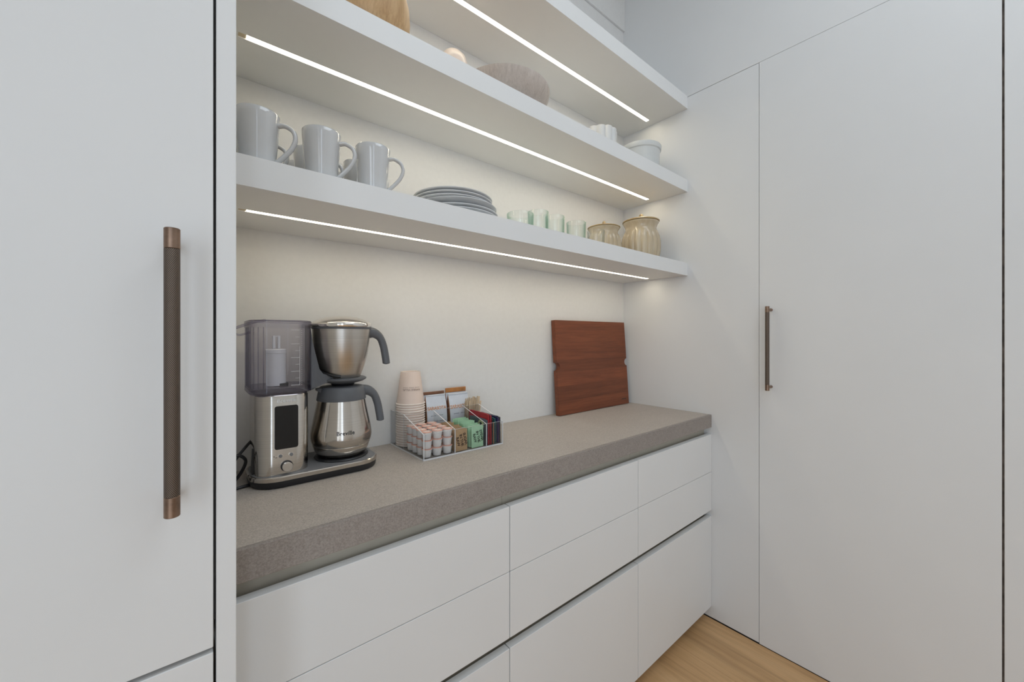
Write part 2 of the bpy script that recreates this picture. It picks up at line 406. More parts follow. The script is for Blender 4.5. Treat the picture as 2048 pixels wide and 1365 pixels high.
# ------------------------------------------------------------------ tall cabinet at the left
YT = -0.60
t = thing('tall_cabinet', 'white floor-to-ceiling cabinet with one long bronze bar handle at the left edge', 'cabinet', (0, 0, 0))
b = B(); box(b, -1.7807, -1.7591, YT, -0.001, 0.0, ZC - 0.002, 0.0008, 1); obj('side_panel', b, M['lacquer'], t)
b = B(); box(b, -2.398, -1.7812, -0.565, -0.003, 0.0, ZC - 0.002); obj('body', b, M['recess'], t)
b = B(); box(b, -1.7842, -1.7812, -0.585, -0.5652, 0.888, ZC - 0.004); obj('gasket', b, M['gasket'], t)
b = B(); box(b, -2.395, -1.7838, YT, YT + .022, 0.8605, 3.2, 0.0008, 1); dr = obj('door', b, M['lacquer'], t)
pull(dr, -1.8234, -0.645, 1.059, 1.3917, wally=YT)
b = B(); box(b, -2.395, -1.7838, YT, YT + .022, 0.06, 0.8540, 0.0008, 1); obj('drawer', b, M['lacquer'], t)

# ------------------------------------------------------------------ base cabinets
YDR = -0.4619
xs = [-1.7588, -1.1700, -0.5842, 0.0]
where = ['next to the tall cabinet', 'in the middle of the three', 'in the corner by the flush door']
for i in range(3):
    xa, xb = xs[i] + (0.0 if i == 0 else 0.0), xs[i + 1]
    t = thing('base_cabinet', 'white handleless three-drawer base cabinet ' + where[i], 'cabinet', (xa, 0, 0), 0, 'white drawer units under the worktop')
    W = xb - xa
    b = B(); box(b, 0.0005, W - 0.0005, YDR + 0.034, -0.002, 0.060, 0.8585); obj('body', b, M['recess'], t)
    b = B(); box(b, 0.0005, W - 0.0005, YDR + 0.075, YDR + 0.087, 0.0005, 0.0598); obj('toe_kick', b, M['lacquer'], t)
    g = 0.0013
    x1 = W - (0.0015 if i == 2 else g)
    for (za, zb) in ((0.6605, 0.8282), (0.4884, 0.6590), (0.0568, 0.4616)):
        b = B(); box(b, g, x1, YDR, YDR + 0.021, za, zb, 0.0010, 2); d = obj('drawer', b, M['lacquer'], t)
        b = B(); box(b, g + .02, x1 - .02, YDR + 0.0212, YDR + 0.0338, za + .01, zb - 0.03); obj('drawer_box', b, M['recess'], d)

# ------------------------------------------------------------------ worktop
b = B(); box(b, -1.7588, -0.0005, -0.4515, -0.0005, 0.8591, CT, 0.0, 2)
wt = tag(obj('worktop', b, M['stone'], None), 'taupe stone worktop with a thick front edge above the white drawers', 'countertop')
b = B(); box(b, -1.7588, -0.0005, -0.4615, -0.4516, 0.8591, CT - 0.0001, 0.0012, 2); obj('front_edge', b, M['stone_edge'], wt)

# ------------------------------------------------------------------ shelves with light strips
YS = -0.3513
SH = [(1.5519, 1.6109, 'lowest'), (1.9454, 2.0021, 'middle'), (2.3362, 2.3954, 'topmost')]
carry = ['lowest of the three thick white shelves, carrying mugs, plates, glasses and jars', 'middle of the three thick white shelves, carrying wooden and white bowls', 'topmost of the three thick white shelves with an empty top']
for (z0, z1, nm), lab in zip(SH, carry):
    t = thing('shelf', lab, 'shelf', (-1.7588, -0.0005, z0), 0, 'thick white shelves in the niche')
    L = 1.7583; yl = -0.1743; hw = 0.0085
    # board built around the groove so that the strip sits flush in it
    b = B()
    D0, D1 = YS, 0.0
    box(b, 0, L, D0, D1, 0.006, z1 - z0, 0.0, 1)
    box(b, 0, L, D0, yl - hw, 0, 0.006); box(b, 0, L, yl + hw, D1, 0, 0.006)
    xe0, xe1 = 0.036, L - 0.0510
    box(b, 0, xe0, yl - hw, yl + hw, 0, 0.006); box(b, xe1, L, yl - hw, yl + hw, 0, 0.006)
    obj('board', b, M['lacquer'], t)
    b = B(); box(b, xe0 + .016, xe1 - .002, yl - hw + .0005, yl + hw - .0005, 0.0012, 0.0055); obj('light_strip', b, M['led'], t)
    b = B(); box(b, xe0, xe0 + .0155, yl - hw + .0005, yl + hw - .0005, 0.0016, 0.0055); obj('strip_end', b, M['led_off'], t)

# ================================================================== things on the lowest shelf
Z1 = 1.6109; Z2 = 2.0021
# ---- mugs: three rows of three
def make_mug():
    t = thing('mug', 'x', 'mug', (0, 0, 0), 0, 'grey-white mugs on the lowest shelf')
    b = B(); H = 0.108; R = 0.040; r0 = 0.0325
    prof = [(0.001, 0.0), (r0 - .003, 0.0), (r0, 0.002), (r0 + .0012, 0.012)]
    prof += [(r0 + (R - r0) * (k / 10) ** 0.9, 0.012 + (H - 0.014) * k / 10) for k in range(1, 11)]
    prof += [(R - 0.0012, H), (R - 0.0034, H - 0.002), (R - .006, H - 0.03), (r0 - .002, 0.012), (0.001, 0.008)]
    lathe(b, prof, 44); obj('body', b, M['mug'], t, 45)
    b = B()
    path = bez([(0.0365, 0, 0.0875), (0.050, 0, 0.0895), (0.0655, 0, 0.080), (0.0700, 0, 0.063), (0.0625, 0, 0.043), (0.048, 0, 0.025), (0.0335, 0, 0.011)], 6)
    tube(b, path, 0, 12, sec=[(0.0044, 0.0066)] * len(path)); obj('handle', b, M['mug'], t, 60)
    return t
mug = make_mug()
mcols = [-1.7004, -1.5800, -1.4649]; mrows = [-0.300, -0.190, -0.082]
mlab = [['front-row grey-white mug half hidden by the tall cabinet panel', 'front-row grey-white mug in the middle of the mug row', 'front-row grey-white mug nearest the plates'],
        ['second-row mug behind the mug beside the cabinet panel', 'second-row mug behind the middle front mug', 'second-row mug behind the front mug nearest the plates'],
        ['back-row mug against the wall, nearest the tall cabinet', 'back-row mug against the wall, in the middle column', 'back-row mug against the wall, nearest the plates']]
first = True
for r_, y in enumerate(mrows):
    for c_, x in enumerate(mcols):
        rot = -0.42 + random.uniform(-.08, .08)
        if first:
            mug.location = (x, y, Z1); mug.rotation_euler = (0, 0, rot); mug['label'] = mlab[r_][c_]; first = False
        else: dup(mug, (x + (0.004 if r_ == 1 else 0), y, Z1), rot, mlab[r_][c_])

# ---- stack of plates
def make_plate(R, deep):
    b = B(); h = 0.020 if not deep else 0.030
    prof = [(0.001, 0.002), (R * .52, 0.002), (R * .54, 0.0), (R * .58, 0.0), (R * .60, 0.003), (R * .74, h * .58), (R * .80, h * .70), (R * .985, h - 0.0036), (R, h - 0.0024), (R, h - .0008), (R - .0012, h), (R - .004, h - .0003),
            (R * .80, h * .70 + .004), (R * .73, h * .58 + .004), (R * .58, 0.0065), (0.001, 0.006)]
    lathe(b, prof, 64); return b
pz = Z1; px, py = -1.172, -0.198
plan = [(0.1265, False, 0.006, 'bottom plate of the grey plate stack'), (0.1265, False, 0.006, 'second plate from the bottom of the grey stack'), 
        (0.1240, True, 0.004, 'deep coupe plate in the middle of the grey stack'), (0.1200, False, -0.008, 'third plate from the top of the grey stack'),
        (0.1200, False, -0.008, 'second plate from the top of the grey stack'), (0.1200, False, -0.008, 'topmost plate of the grey plate stack')]
for i, (R, deep, dx, lab) in enumerate(plan):
    o = obj('plate', make_plate(R, deep), M['plate'], None, 35, (px + dx, py, pz)); tag(o, lab, 'plate', 'stack of grey plates')
    nxt = plan[i + 1][1] if i + 1 < len(plan) else False
    pz += 0.0098 if not (deep or nxt) else (0.0160 if deep else 0.0090)

# ---- tumblers
def tumbler(x, y, R, H, lab, mat='glass', taper=0.93, nm='tumbler'):
    b = B()
    prof = [(0.001, 0.0), (R * taper - .003, 0.0), (R * taper, 0.003), (R * (taper + 1) / 2, H * .5), (R, H - .002), (R - .001, H), (R - .0026, H - .001), (R * (taper + 1) / 2 - .003, H * .5), (R * taper - .004, 0.010), (0.001, 0.008)]
    lathe(b, prof, 40); o = obj(nm, b, M[mat], None, 50, (x, y, Z1))
    return tag(o, lab, 'glass', 'green-tinted tumblers')
tumbler(-0.962, -0.262, 0.0450, 0.0600, 'wide short green-tinted glass nearest the plates', taper=0.95)
tumbler(-0.8770, -0.258, 0.0365, 0.0850, 'tallest green-tinted tumbler, second from the plates')
tumbler(-0.786, -0.250, 0.0355, 0.0880, 'green-tinted tumbler in the middle of the five glasses')
tumbler(-0.684, -0.262, 0.0370, 0.0830, 'green-tinted tumbler, second from the ribbed jars')
tumbler(-0.562, -0.258, 0.0350, 0.0740, 'clear tumbler standing in front of the small ribbed jar', 'clear_glass')

# ---- ribbed jars with lids
def jar(x, y, R, H, lab):
    t = thing('ribbed_jar', lab, 'jar', (x, y, Z1), 0, 'honey-cream ribbed jars')
    n = 24 * 6
    def fl(a, z):
        u = z / H
        k = max(0.0, min(1.0, (u - .02) / .06)) * max(0.0, min(1.0, (0.70 - u) / .06))
        return 1 - k * 0.065 * (1 - abs(math.sin(a * 9)) ** 0.8) if k > 0 else 1.0
    b = B()
    P = [(.72, 0), (.78, .012), (.90, .12), (.98, .26), (1.0, .38), (.985, .50), (.94, .60), (.86, .68), (.80, .73), (.785, .77), (.80, .81), (.84, .85), (.895, .89), (.90, .905), (.87, .91), (.80, .90), (.74, .83), (.72, .70), (.8, .4), (.6, .04)]
    pr = []
    for (r, z), (r2, z2) in zip(P[:-1], P[1:]):
        for k in range(2): pr.append(((r + (r2 - r) * k / 2) * R, (z + (z2 - z) * k / 2) * H))
    pr.append((0.001, .03 * H))
    lathe(b, [(0.001, 0)] + pr, n, flute=fl); obj('body', b, M['cream'], t, 60)
    b = B()
    L = [(0.001, .885), (.70, .885), (.72, .90), (.80, .912), (.93, .918), (.935, .932), (.90, .945), (.6, .955), (.2, .96), (0.001, .96)]
    lathe(b, [(max(r * R, .001), z * H) for r, z in L], 56); lid = obj('lid', b, M['cream_dark'], t, 45)
    b = B(); rr = .30 * R
    tube(b, [(math.cos(a) * rr, 0, .955 * H + math.sin(a) * rr * 1.05) for a in [PI * k / 14 for k in range(15)]], .055 * R, 10)
    obj('knob', b, M['cream_dark'], lid, 60)
    t.rotation_euler = (0, 0, 0.9)
    return t
jar(-0.376, -0.155, 0.0770, 0.150, 'small ribbed honey-cream jar with a loop lid')
jar(-0.131, -0.187, 0.0915, 0.220, 'large ribbed honey-cream jar with a lid in the shelf corner')

# ================================================================== things on the middle shelf
def vessel(name, x, y, z, prof, mat, lab, cat, n=56, flute=None, sx=1, sy=1):
    b = B(); lathe(b, prof, n, flute=flute, sx=sx, sy=sy); return tag(obj(name, b, M[mat], None, 40, (x, y, z)), lab, cat)
vessel('wooden_vessel', -1.452, -0.222, Z2, [(.001, 0), (.072, 0), (.080, .004), (.096, .030), (.1055, .06), (.108, .09), (.106, .12), (.098, .15), (.086, .175), (.083, .177), (.080, .175), (.092, .148), (.100, .12), (.102, .09), (.098, .06), (.08, .02), (.001, .012)], 'ash',
       'rounded turned bowl of striped pale wood on the middle shelf', 'bowl')
vessel('blush_jar', -1.118, -0.095, Z2, [(.001, 0), (.044, 0), (.048, .004), (.051, .03), (.052, .14), (.049, .186), (.041, .208), (.030, .220), (.016, .227), (.001, .229)], 'blush',
       'pale blush domed ceramic jar at the back of the middle shelf', 'jar')
vessel('wooden_bowl', -0.974, -0.1915, Z2, [(.001, 0), (.085, 0), (.092, .003), (.122, .022), (.142, .048), (.152, .074), (.1555, .092), (.1550, .0945), (.1535, .0940), (.149, .074), (.137, .048), (.116, .026), (.08, .010), (.001, .008)], 'taupe_wood',
       'wide shallow taupe wooden bowl with a thin pale rim', 'bowl', 72)
vessel('fluted_bowl', -0.372, -0.125, Z2, [(.001, 0), (.055, 0), (.060, .004), (.066, .05), (.074, .11), (.080, .168), (.081, .184), (.079, .186), (.076, .178), (.066, .10), (.055, .012), (.001, .010)], 'white_ceramic',
       'tall white fluted bowl near the back of the middle shelf', 'bowl', 96, flute=lambda a, z: 0.90 + 0.10 * abs(math.sin(a * 6)) ** 0.6)
def thr(a, z): return 1 + 0.006 * math.sin(z * 420)
vessel('round_pot', -0.139, -0.190, Z2, [(.001, 0), (.074, 0), (.080, .004)] + [(.0805 + .0075 * k / 14, .006 + .130 * k / 14) for k in range(15)] + [(.0925, .140), (.0945, .147), (.0945, .158), (.0925, .162), (.0895, .162), (.084, .130), (.076, .010), (.001, .008)], 'pot',
       'grey-white round pot with a flat rim in the corner of the middle shelf', 'pot', 64, flute=thr)

# ================================================================== coffee machine
t = thing('coffee_machine', 'brushed steel drip coffee machine with a clear water tank on the worktop', 'coffee machine', (-1.63, -0.125, CT))
def W(x, y, z): return (x + 1.63, y + 0.125, z - CT)           # world to machine coordinates
ox, oy = 1.63, 0.125
bx, by, bw, bd = -1.5525 + ox, -0.124 + oy, 0.298, 0.170
b = B(); rings(b, [rrect(bx, by, bw - .010, bd - .008, .056, .0015), rrect(bx, by, bw - .005, bd - .004, .058, .0040), rrect(bx, by, bw - .002, bd - .002, .059, .0170)]); obj('base', b, M['black'], t, 40)
for sx, sy in ((-1, -1), (1, -1), (-1, 1), (1, 1)):
    b = B(); fx, fy = bx + sx * 0.092, by + sy * 0.058
    rings(b, [rrect(fx, fy, .060, .030, .014, 0.0), rrect(fx, fy, .062, .032, .015, .0016)]); obj('foot', b, M['black'], t, 40)
b = B(); rings(b, [rrect(bx, by, bw, bd, .060, .0170), rrect(bx, by, bw, bd, .060, .0255), rrect(bx, by, bw - .004, bd - .004, .058, .0275)]); obj('base_band', b, M['steel'], t, 40)
b = B(); rings(b, [rrect(bx, by, bw - .005, bd - .005, .058, .0270), rrect(bx, by, bw - .018, bd - .018, .052, .0288)]); obj('base_top', b, M['mid_grey'], t, 40)
cxp, cyp = -1.4865 + ox, -0.125 + oy
b = B(); lathe(b, [(.066, .0284), (.0680, .0310), (.0660, .0338), (.058, .0345), (.001, .0345)], 48, cxp, cyp); obj('warming_plate', b, M['black'], t, 40)
# tower
tx, ty, tw, td = -1.6345 + ox, -0.119 + oy, 0.113, 0.150
b = B(); rings(b, [rrect(tx, ty, tw, td, .036, .0265, 10), rrect(tx, ty, tw, td, .036, .2110, 10), rrect(tx, ty, tw - .004, td - .004, .034, .2140, 10)]); tower = obj('tower', b, M['steel'], t, 40)
yf = ty - td / 2                                            # front face of the tower
b = B(); box(b, tx - .0245 + .004, tx + .0245 + .004, yf - .0016, yf + .001, .0880, .1890, .0, 1)
b.free(); b = B(); prism(b, [(p[0], p[1]) for p in rrect(tx + .004, .1385, .049, .101, .005, 0, 4)], 'Y', yf - .0018, yf + .0004); obj('display', b, M['screen'], t)
for dx in (-.0085, .0140):
    b = B(); tube(b, [(tx + dx, yf + .0005, .0722), (tx + dx, yf - .0016, .0722)], .0053, 20); o = obj('button', b, M['chrome'], t, 40)
    b = B(); tube(b, [(tx + dx, yf - .0014, .0722), (tx + dx, yf - .0024, .0722)], .0038, 20); obj('button_cap', b, M['mid_grey'], o, 40)
b = B(); tube(b, [(tx + .0045, yf + .0005, .0470), (tx + .0045, yf - .0030, .0470)], .0128, 28); kb = obj('knob', b, M['black'], t, 40)
b = B(); tube(b, [(tx + .0045, yf - .0028, .0470), (tx + .0045, yf - .0135, .0470), (tx + .0045, yf - .0145, .0470)], [.0112, .0108, .0098], 28); obj('knob_face', b, M['chrome'], kb, 40)
textobj('lettering', 'Breville', .0120, M['mark'], t, lambda x, y, z: (tx + .004 + x, yf - .0004 - z, .2005 + y), 1.1, .0006)
b = B(); box(b, tx - .0225, tx - .0205, yf - .0004, yf + .0002, .0715, .0735); box(b, tx - .0190, tx - .0150, yf - .0004, yf + .0002, .0690, .0700); obj('icon_marks', b, M['ink'], t)
b = B(); prism(b, [(0, 0), (.030, .0), (.004, .062), (0, .062)], 'X', tx - tw / 2 - .0035, tx - tw / 2 + .02)
for v in b.verts: v.co.y += ty - .035; v.co.z += .0270
obj('side_grip', b, M['black'], t)
# water tank: walls, floor, ribs, lid
rx, ry, rw, rd = -1.6370 + ox, -0.1215 + oy, 0.129, 0.155
zt0, zt1 = .2160, .3850
b = B()
outer = [rrect(rx, ry, rw, rd, .036, z, 10) for z in (zt0 + .008, zt1)]; inner = [rrect(rx, ry, rw - .005, rd - .005, .0335, z, 10) for z in (zt1, zt0 + .008)]
rings(b, outer + inner, False, False); obj('tank_wall', b, M['tank'], t, 40)
b = B(); rings(b, [rrect(rx, ry, rw - .008, rd - .008, .034, zt0 - .0008, 10), rrect(rx, ry, rw + .001, rd + .001, .0365, zt0 + .003, 10), rrect(rx, ry, rw + .001, rd + .001, .0365, zt0 + .013, 10), rrect(rx, ry, rw - .012, rd - .012, .032, zt0 + .0145, 10)]); obj('tank_floor', b, M['tank_edge'], t, 40)
b = B()
for k in range(7):
    box(b, rx - rw / 2 + .0005 + .004 * k * 0 - .0012, rx - rw / 2 + .0016, ry - .036 + k * .0095, ry - .0325 + k * .0095, zt0 + .016, zt1 - .012)
for k in range(4):
    a = PI + .35 + k * .30
    ccx, ccy = rx - rw / 2 + .036, ry - rd / 2 + .036
    tube(b, [(ccx + math.cos(a) * .0366, ccy + math.sin(a) * .0366, zt0 + .016), (ccx + math.cos(a) * .0366, ccy + math.sin(a) * .0366, zt1 - .012)], .0011, 6)
obj('tank_ribs', b, M['tank_edge'], t)
b = B(); rings(b, [rrect(rx, ry, rw + .003, rd + .003, .0375, zt1 - .012, 10), rrect(rx, ry, rw + .003, rd + .003, .0375, zt1 + .0025, 10), rrect(rx, ry, rw - .004, rd - .004, .034, zt1 + .0050, 10), rrect(rx, ry, rw - .030, rd - .030, .024, zt1 + .0056, 10)], False, True); lid = obj('tank_lid', b, M['tank'], t, 40)
b = B()
path = [p for p in rrect(rx, ry, rw + .001, rd + .001, .0375, zt1 + .0025, 10)]; path.append(path[0]); tube(b, path, .0013, 6); obj('lid_rim', b, M['tank_edge'], lid, 60)
b = B(); lx = rx - rw / 2
tube(b, bez([(lx + .030, ry - rd / 2 + .012, zt1 + .004), (lx + .004, ry - rd / 2 + .010, zt1 - .002), (lx - .026, ry - rd / 2 + .012, zt1 - .014)], 6), .0030, 8)
tube(b, bez([(lx - .026, ry - rd / 2 + .012, zt1 - .014), (lx - .030, ry - rd / 2 + .016, zt1 - .022), (lx - .020, ry - rd / 2 + .018, zt1 - .030), (lx + .001, ry - rd / 2 + .020, zt1 - .024)], 6), .0022, 8)
obj('lid_tab', b, M['tank_edge'], lid, 60)
b = B(); fxc, fyc = rx - .006, ry - .012
lathe(b, [(.0215, zt0 + .016), (.0215, zt0 + .094), (.0225, zt0 + .095), (.0225, zt0 + .103), (.0205, zt0 + .105), (.001, zt0 + .105)], 28, fxc, fyc); wf = obj('water_filter', b, M['white_plastic'], t, 40)
b = B(); box(b, fxc - .0075, fxc - .0015, fyc - .004, fyc + .004, zt0 + .1052, zt0 + .137, .001, 1); box(b, fxc + .0035, fxc + .0090, fyc - .004, fyc + .004, zt0 + .1052, zt0 + .137, .001, 1); box(b, fxc - .0075, fxc + .0090, fyc - .003, fyc + .003, zt0 + .134, zt0 + .1375); obj('filter_stem', b, M['white_plastic'], wf)
b = B(); lathe(b, [(.016, zt0 + .0147), (.016, zt0 + .0215), (.001, zt0 + .0215)], 20, fxc + .010, fyc - .006); obj('float_valve', b, M['black'], t, 40)
b = B(); yq = ry - rd / 2 - .0004
for k in range(9):
    z = zt0 + .020 + k * .0163
    box(b, rx + .0330 - (.018 if k % 2 == 0 else .009), rx + .0330, yq - .0002, yq, z, z + .0007)
box(b, rx + .0330, rx + .0336, yq - .0002, yq, zt0 + .02, zt0 + .112)
for k in range(30):
    z = zt0 + .020 + k * .00445; box(b, rx + .0365, rx + .0385, yq - .0002, yq, z, z + .0007)
obj('scale_marks', b, M['mark'], t)
# arm and basket holder
b = B()
poly = [(rx + rw / 2 + .0015, zt0 - .002), (rx + rw / 2 + .0150, zt0 + .006), (rx + rw / 2 + .0340, zt0 + .0185), (rx + rw / 2 + .070, zt0 + .0215), (rx + rw / 2 + .070, zt0 + .0325), (rx + rw / 2 + .0280, zt0 + .0355), (rx + rw / 2 + .0220, zt0 + .052), (rx + rw / 2 + .0085, zt0 + .110), (rx + rw / 2 + .0015, zt1 - .004)]
prism(b, poly, 'Y', cyp - .034, cyp + .034, .004); obj('arm', b, M['grey_plastic'], t, 40)
b = B(); zb = 1.1495 - CT
lathe(b, [(.001, zb - .011), (.030, zb - .010), (.052, zb - .004), (.0600, zb + .001), (.0605, zb + .004), (.056, zb + .0065), (.001, zb + .0065)], 44, cxp + .003, cyp); obj('basket_holder', b, M['grey_plastic'], t, 40)
b = B(); lathe(b, [(.001, zb - .026), (.020, zb - .026), (.028, zb - .0145), (.030, zb - .0095), (.001, zb - .0095)], 32, cxp + .003, cyp); obj('drip_stop', b, M['black'], t, 40)
bk = [(.001, .0070), (.0365, .0070), (.0385, .0100)]
zbk = zb
def basket_r(u): return .0480 + (.0728 - .0480) * (1 - (1 - u) ** 2.1)
b = B(); lathe(b, [(.001, zbk + .0070), (.0460, zbk + .0070)] + [(basket_r(k / 16), zbk + .010 + .127 * k / 16) for k in range(17)] + [(.071, zbk + .138), (.001, zbk + .138)], 64, cxp, cyp); obj('filter_basket', b, M['steel_soft'], t, 40)
b = B(); aa = [PI + 1.25 - k * .16 for k in range(11)]
tube(b, [(cxp + math.cos(a) * (.0505 + .012 * (k / 10)), cyp + math.sin(a) * (.0505 + .012 * (k / 10)), zbk + .012 + .026 * (k / 10) ** 1.4) for k, a in enumerate(aa)], .0032, 8); obj('basket_lip', b, M['black'], t, 60)
b = B(); lathe(b, [(.0735, zbk + .1365), (.0745, zbk + .1385), (.0745, zbk + .1420), (.001, zbk + .1420)], 56, cxp, cyp); obj('basket_seal', b, M['grey_plastic'], t, 40)
b = B(); lathe(b, [(.0755, zbk + .1424), (.0770, zbk + .1450), (.0770, zbk + .1505), (.0745, zbk + .1540), (.060, zbk + .1625), (.040, zbk + .1690), (.018, zbk + .1720), (.001, zbk + .1725)], 64, cxp, cyp); obj('basket_lid', b, M['chrome'], t, 40)
def d_handle(par, x0, y0, ztop, R, mat, edge):
    """broad hooked handle that leaves the rim and hangs down"""
    ang = -0.10
    pts = bez([(R - .004, ztop), (R + .016, ztop + .001), (R + .036, ztop - .014), (R + .0465, ztop - .040), (R + .0515, ztop - .068), (R + .0535, ztop - .086), (R + .0540, ztop - .093)] and
              [Vector((R - .004, 0, ztop)), Vector((R + .014, 0, ztop - .001)), Vector((R + .031, 0, ztop - .014)), Vector((R + .0405, 0, ztop - .038)), Vector((R + .0455, 0, ztop - .064)), Vector((R + .0485, 0, ztop - .084)), Vector((R + .0490, 0, ztop - .091))], 7)
    n = len(pts)
    sec = [((.0165 - .0060 * min(1, k / (n * .35))) * (1 if k < n - 4 else (.92, .80, .60, .30)[k - (n - 4)]), .0105 if k < n - 3 else (.0095, .008, .004)[k - (n - 3)]) for k in range(n)]
    def pl(p): return (x0 + math.cos(ang) * p[0], y0 + math.sin(ang) * p[0], p[2])
    b = B(); tube(b, [pl(p) for p in pts], 0, 14, sec=sec); h = obj('handle', b, mat, par, 60)
    return h
d_handle(t, cxp, cyp, zbk + .1275, .0715, M['grey_plastic'], M['chrome'])
# power cord
b = B()
tube(b, bez([W(-1.682, -.075, 1.012), W(-1.700, -.100, 1.000), W(-1.722, -.118, .978), W(-1.738, -.130, .955), W(-1.742, -.125, .925), W(-1.730, -.115, .9195), W(-1.712, -.120, .945), W(-1.705, -.135, .975), W(-1.722, -.145, .992), W(-1.742, -.150, .978)], 8), .0036, 8)
tube(b, bez([W(-1.742, -.150, .978), W(-1.752, -.152, .955), W(-1.745, -.155, .9190), W(-1.715, -.150, .9188), W(-1.685, -.140, .9188)], 8), .0036, 8)
obj('power_cord', b, M['black'], t, 60)

# ---- thermal carafe
cz = CT + .0347
c = thing('thermal_carafe', 'brushed steel thermal carafe with a dark grey lid and handle on the coffee machine', 'carafe', (-1.4865, -0.125, cz))
prof = [(.001, 0), (.054, 0), (.060, .003), (.0665, .014), (.0715, .028), (.0716, .0288), (.0712, .0293), (.0719, .0300), (.0755, .040), (.0768, .050), (.0762, .060), (.0740, .074), (.0705, .092), (.0665, .112), (.0630, .130), (.0610, .142), (.0600, .148), (.001, .148)]
b = B(); lathe(b, prof, 72); obj('body', b, M['steel'], c, 40)
b = B(); lathe(b, [(.0585, .1465), (.0618, .1468), (.0622, .149), (.0585, .168), (.0560, .1795), (.0530, .1825), (.032, .1845), (.001, .1850)], 56); obj('lid', b, M['grey_plastic'], c, 40)
b = B(); sp = [(-.050, -.018, .166), (-.050, .018, .166), (-.050, .018, .180), (-.050, -.018, .180)]; sp2 = [(-.064, -.008, .1745), (-.064, .008, .1745), (-.064, .008, .1805), (-.064, -.008, .1805)]
rings(b, [sp, sp2]); obj('spout', b, M['grey_plastic'], c, 40)
d_handle(c, 0, 0, .1660, .0545, M['grey_plastic'], M['chrome'])
ca = math.atan2(-1.2427 + .125, -1.8092 + 1.4865) + 0.13
def carafe_r(z):
    for (r0, z0), (r1, z1) in zip(prof[:-1], prof[1:]):
        if z0 <= z <= z1 and z1 > z0: return r0 + (r1 - r0) * (z - z0) / (z1 - z0)
    return .07
def wrapc(x, y, z):
    zz = .0680 + y; r = carafe_r(zz) + .0004; a = ca + x / r
    return (r * math.cos(a), r * math.sin(a), zz)
textobj('lettering', 'Breville', .0140, M['ink'], c, wrapc, 1.04, bold=.00028)

# ================================================================== acrylic organiser and its contents
OX0, OX1, OY0, OY1 = -1.3000, -1.0150, -0.2370, -0.0050
OT = .003; ZB = CT + .0042
org = thing('acrylic_organizer', 'clear acrylic caddy with compartments for coffee supplies on the worktop', 'organizer', ((OX0 + OX1) / 2, (OY0 + OY1) / 2, CT))
mx_, my_ = (OX0 + OX1) / 2, (OY0 + OY1) / 2
def sheet(name, poly, axis, a, b_):
    """acrylic sheet, faces clear and cut edges pale"""
    bm = B(); prism(bm, poly, axis, a, b_)
    bmesh.ops.recalc_face_normals(bm, faces=bm.faces)
    o = obj(name, bm, [M['acrylic'], M['acrylic_edge']], org)
    k = {'X': 0, 'Y': 1, 'Z': 2}[axis]
    for f in o.data.polygons: f.material_index = 0 if abs(f.normal[k]) > .9 else 1
    return o
ox_ = lambda x: x - mx_
oy_ = lambda y: y - my_
YC = -0.1010; HB, HF = .112, .0745
sheet('base_plate', [(ox_(OX0), oy_(OY0)), (ox_(OX1), oy_(OY0)), (ox_(OX1), oy_(OY1)), (ox_(OX0), oy_(OY1))], 'Z', 0, .004)
side = [(oy_(OY0), .004), (oy_(OY1), .004), (oy_(OY1), HB), (oy_(YC), HB), (oy_(OY0), HF)]
sheet('side_wall', side, 'X', ox_(OX0), ox_(OX0) + OT); sheet('side_wall', side, 'X', ox_(OX1) - OT, ox_(OX1))
sheet('front_wall', [(ox_(OX0) + OT, .004), (ox_(OX1) - OT, .004), (ox_(OX1) - OT, HF), (ox_(OX0) + OT, HF)], 'Y', oy_(OY0), oy_(OY0) + OT)
sheet('cross_wall', [(ox_(OX0) + OT, .004), (ox_(OX1) - OT, .004), (ox_(OX1) - OT, HB), (ox_(OX0) + OT, HB)], 'Y', oy_(YC), oy_(YC) + OT)
dv = [(oy_(OY0) + OT, .004), (oy_(YC), .004), (oy_(YC), HB - .001), (oy_(OY0) + OT, HF - .001)]
for xd in (-1.1965, -1.0810): sheet('divider', dv, 'X', ox_(xd), ox_(xd) + OT)

# ---- paper cups, nested upside down
def cup_mesh():
    b = B(); R, r, H = .0445, .0310, .1040
    prof = [(R - .0012, 0.0002), (R + .0008, 0.0), (R + .0022, .0014), (R + .0010, .0030), (R - .0008, .0036), (r, H - .001), (r - .0008, H), (r - .0028, H), (r - .0032, H - .002), (r - .0036, H - .008), (.001, H - .008)]
    lathe(b, prof, 40, cap0=False)
    return b
cm = cup_mesh(); proto = obj('paper_cup', cm, [M['cup'], M['cup_in']], None, 45)
for f in proto.data.polygons: f.material_index = 1 if f.center.z < .0036 or f.center.z > .1025 else 0
NC = 18; ccx, ccy = -1.2520, -0.0515
for k in range(NC):
    o = proto if k == 0 else proto.copy()
    if k: C.objects.link(o)
    o.location = (ccx + random.uniform(-.0005, .0005), ccy + random.uniform(-.0004, .0004), ZB + k * .00765)
    lab = 'blush paper cup nested in the upside-down stack' if k < NC - 1 else 'topmost upside-down blush paper cup with printed lettering'
    tag(o, lab, 'paper cup', 'upside-down stack of blush paper cups')
    top = o
ta = math.atan2(-1.2427 - ccy, -1.8092 - ccx) + .10
def wrapk(x, y, z):                                         # upside-down print round the cone
    zz = .0480 - y; r = .0445 + (.0310 - .0445) * zz / .104 + .0007; a = ta - x / r
    return (r * math.cos(a), r * math.sin(a), zz)
textobj('lettering', 'MARBLE VILLAS', .0085, M['cup_ink'], top, wrapk, 1.0)
b = B()
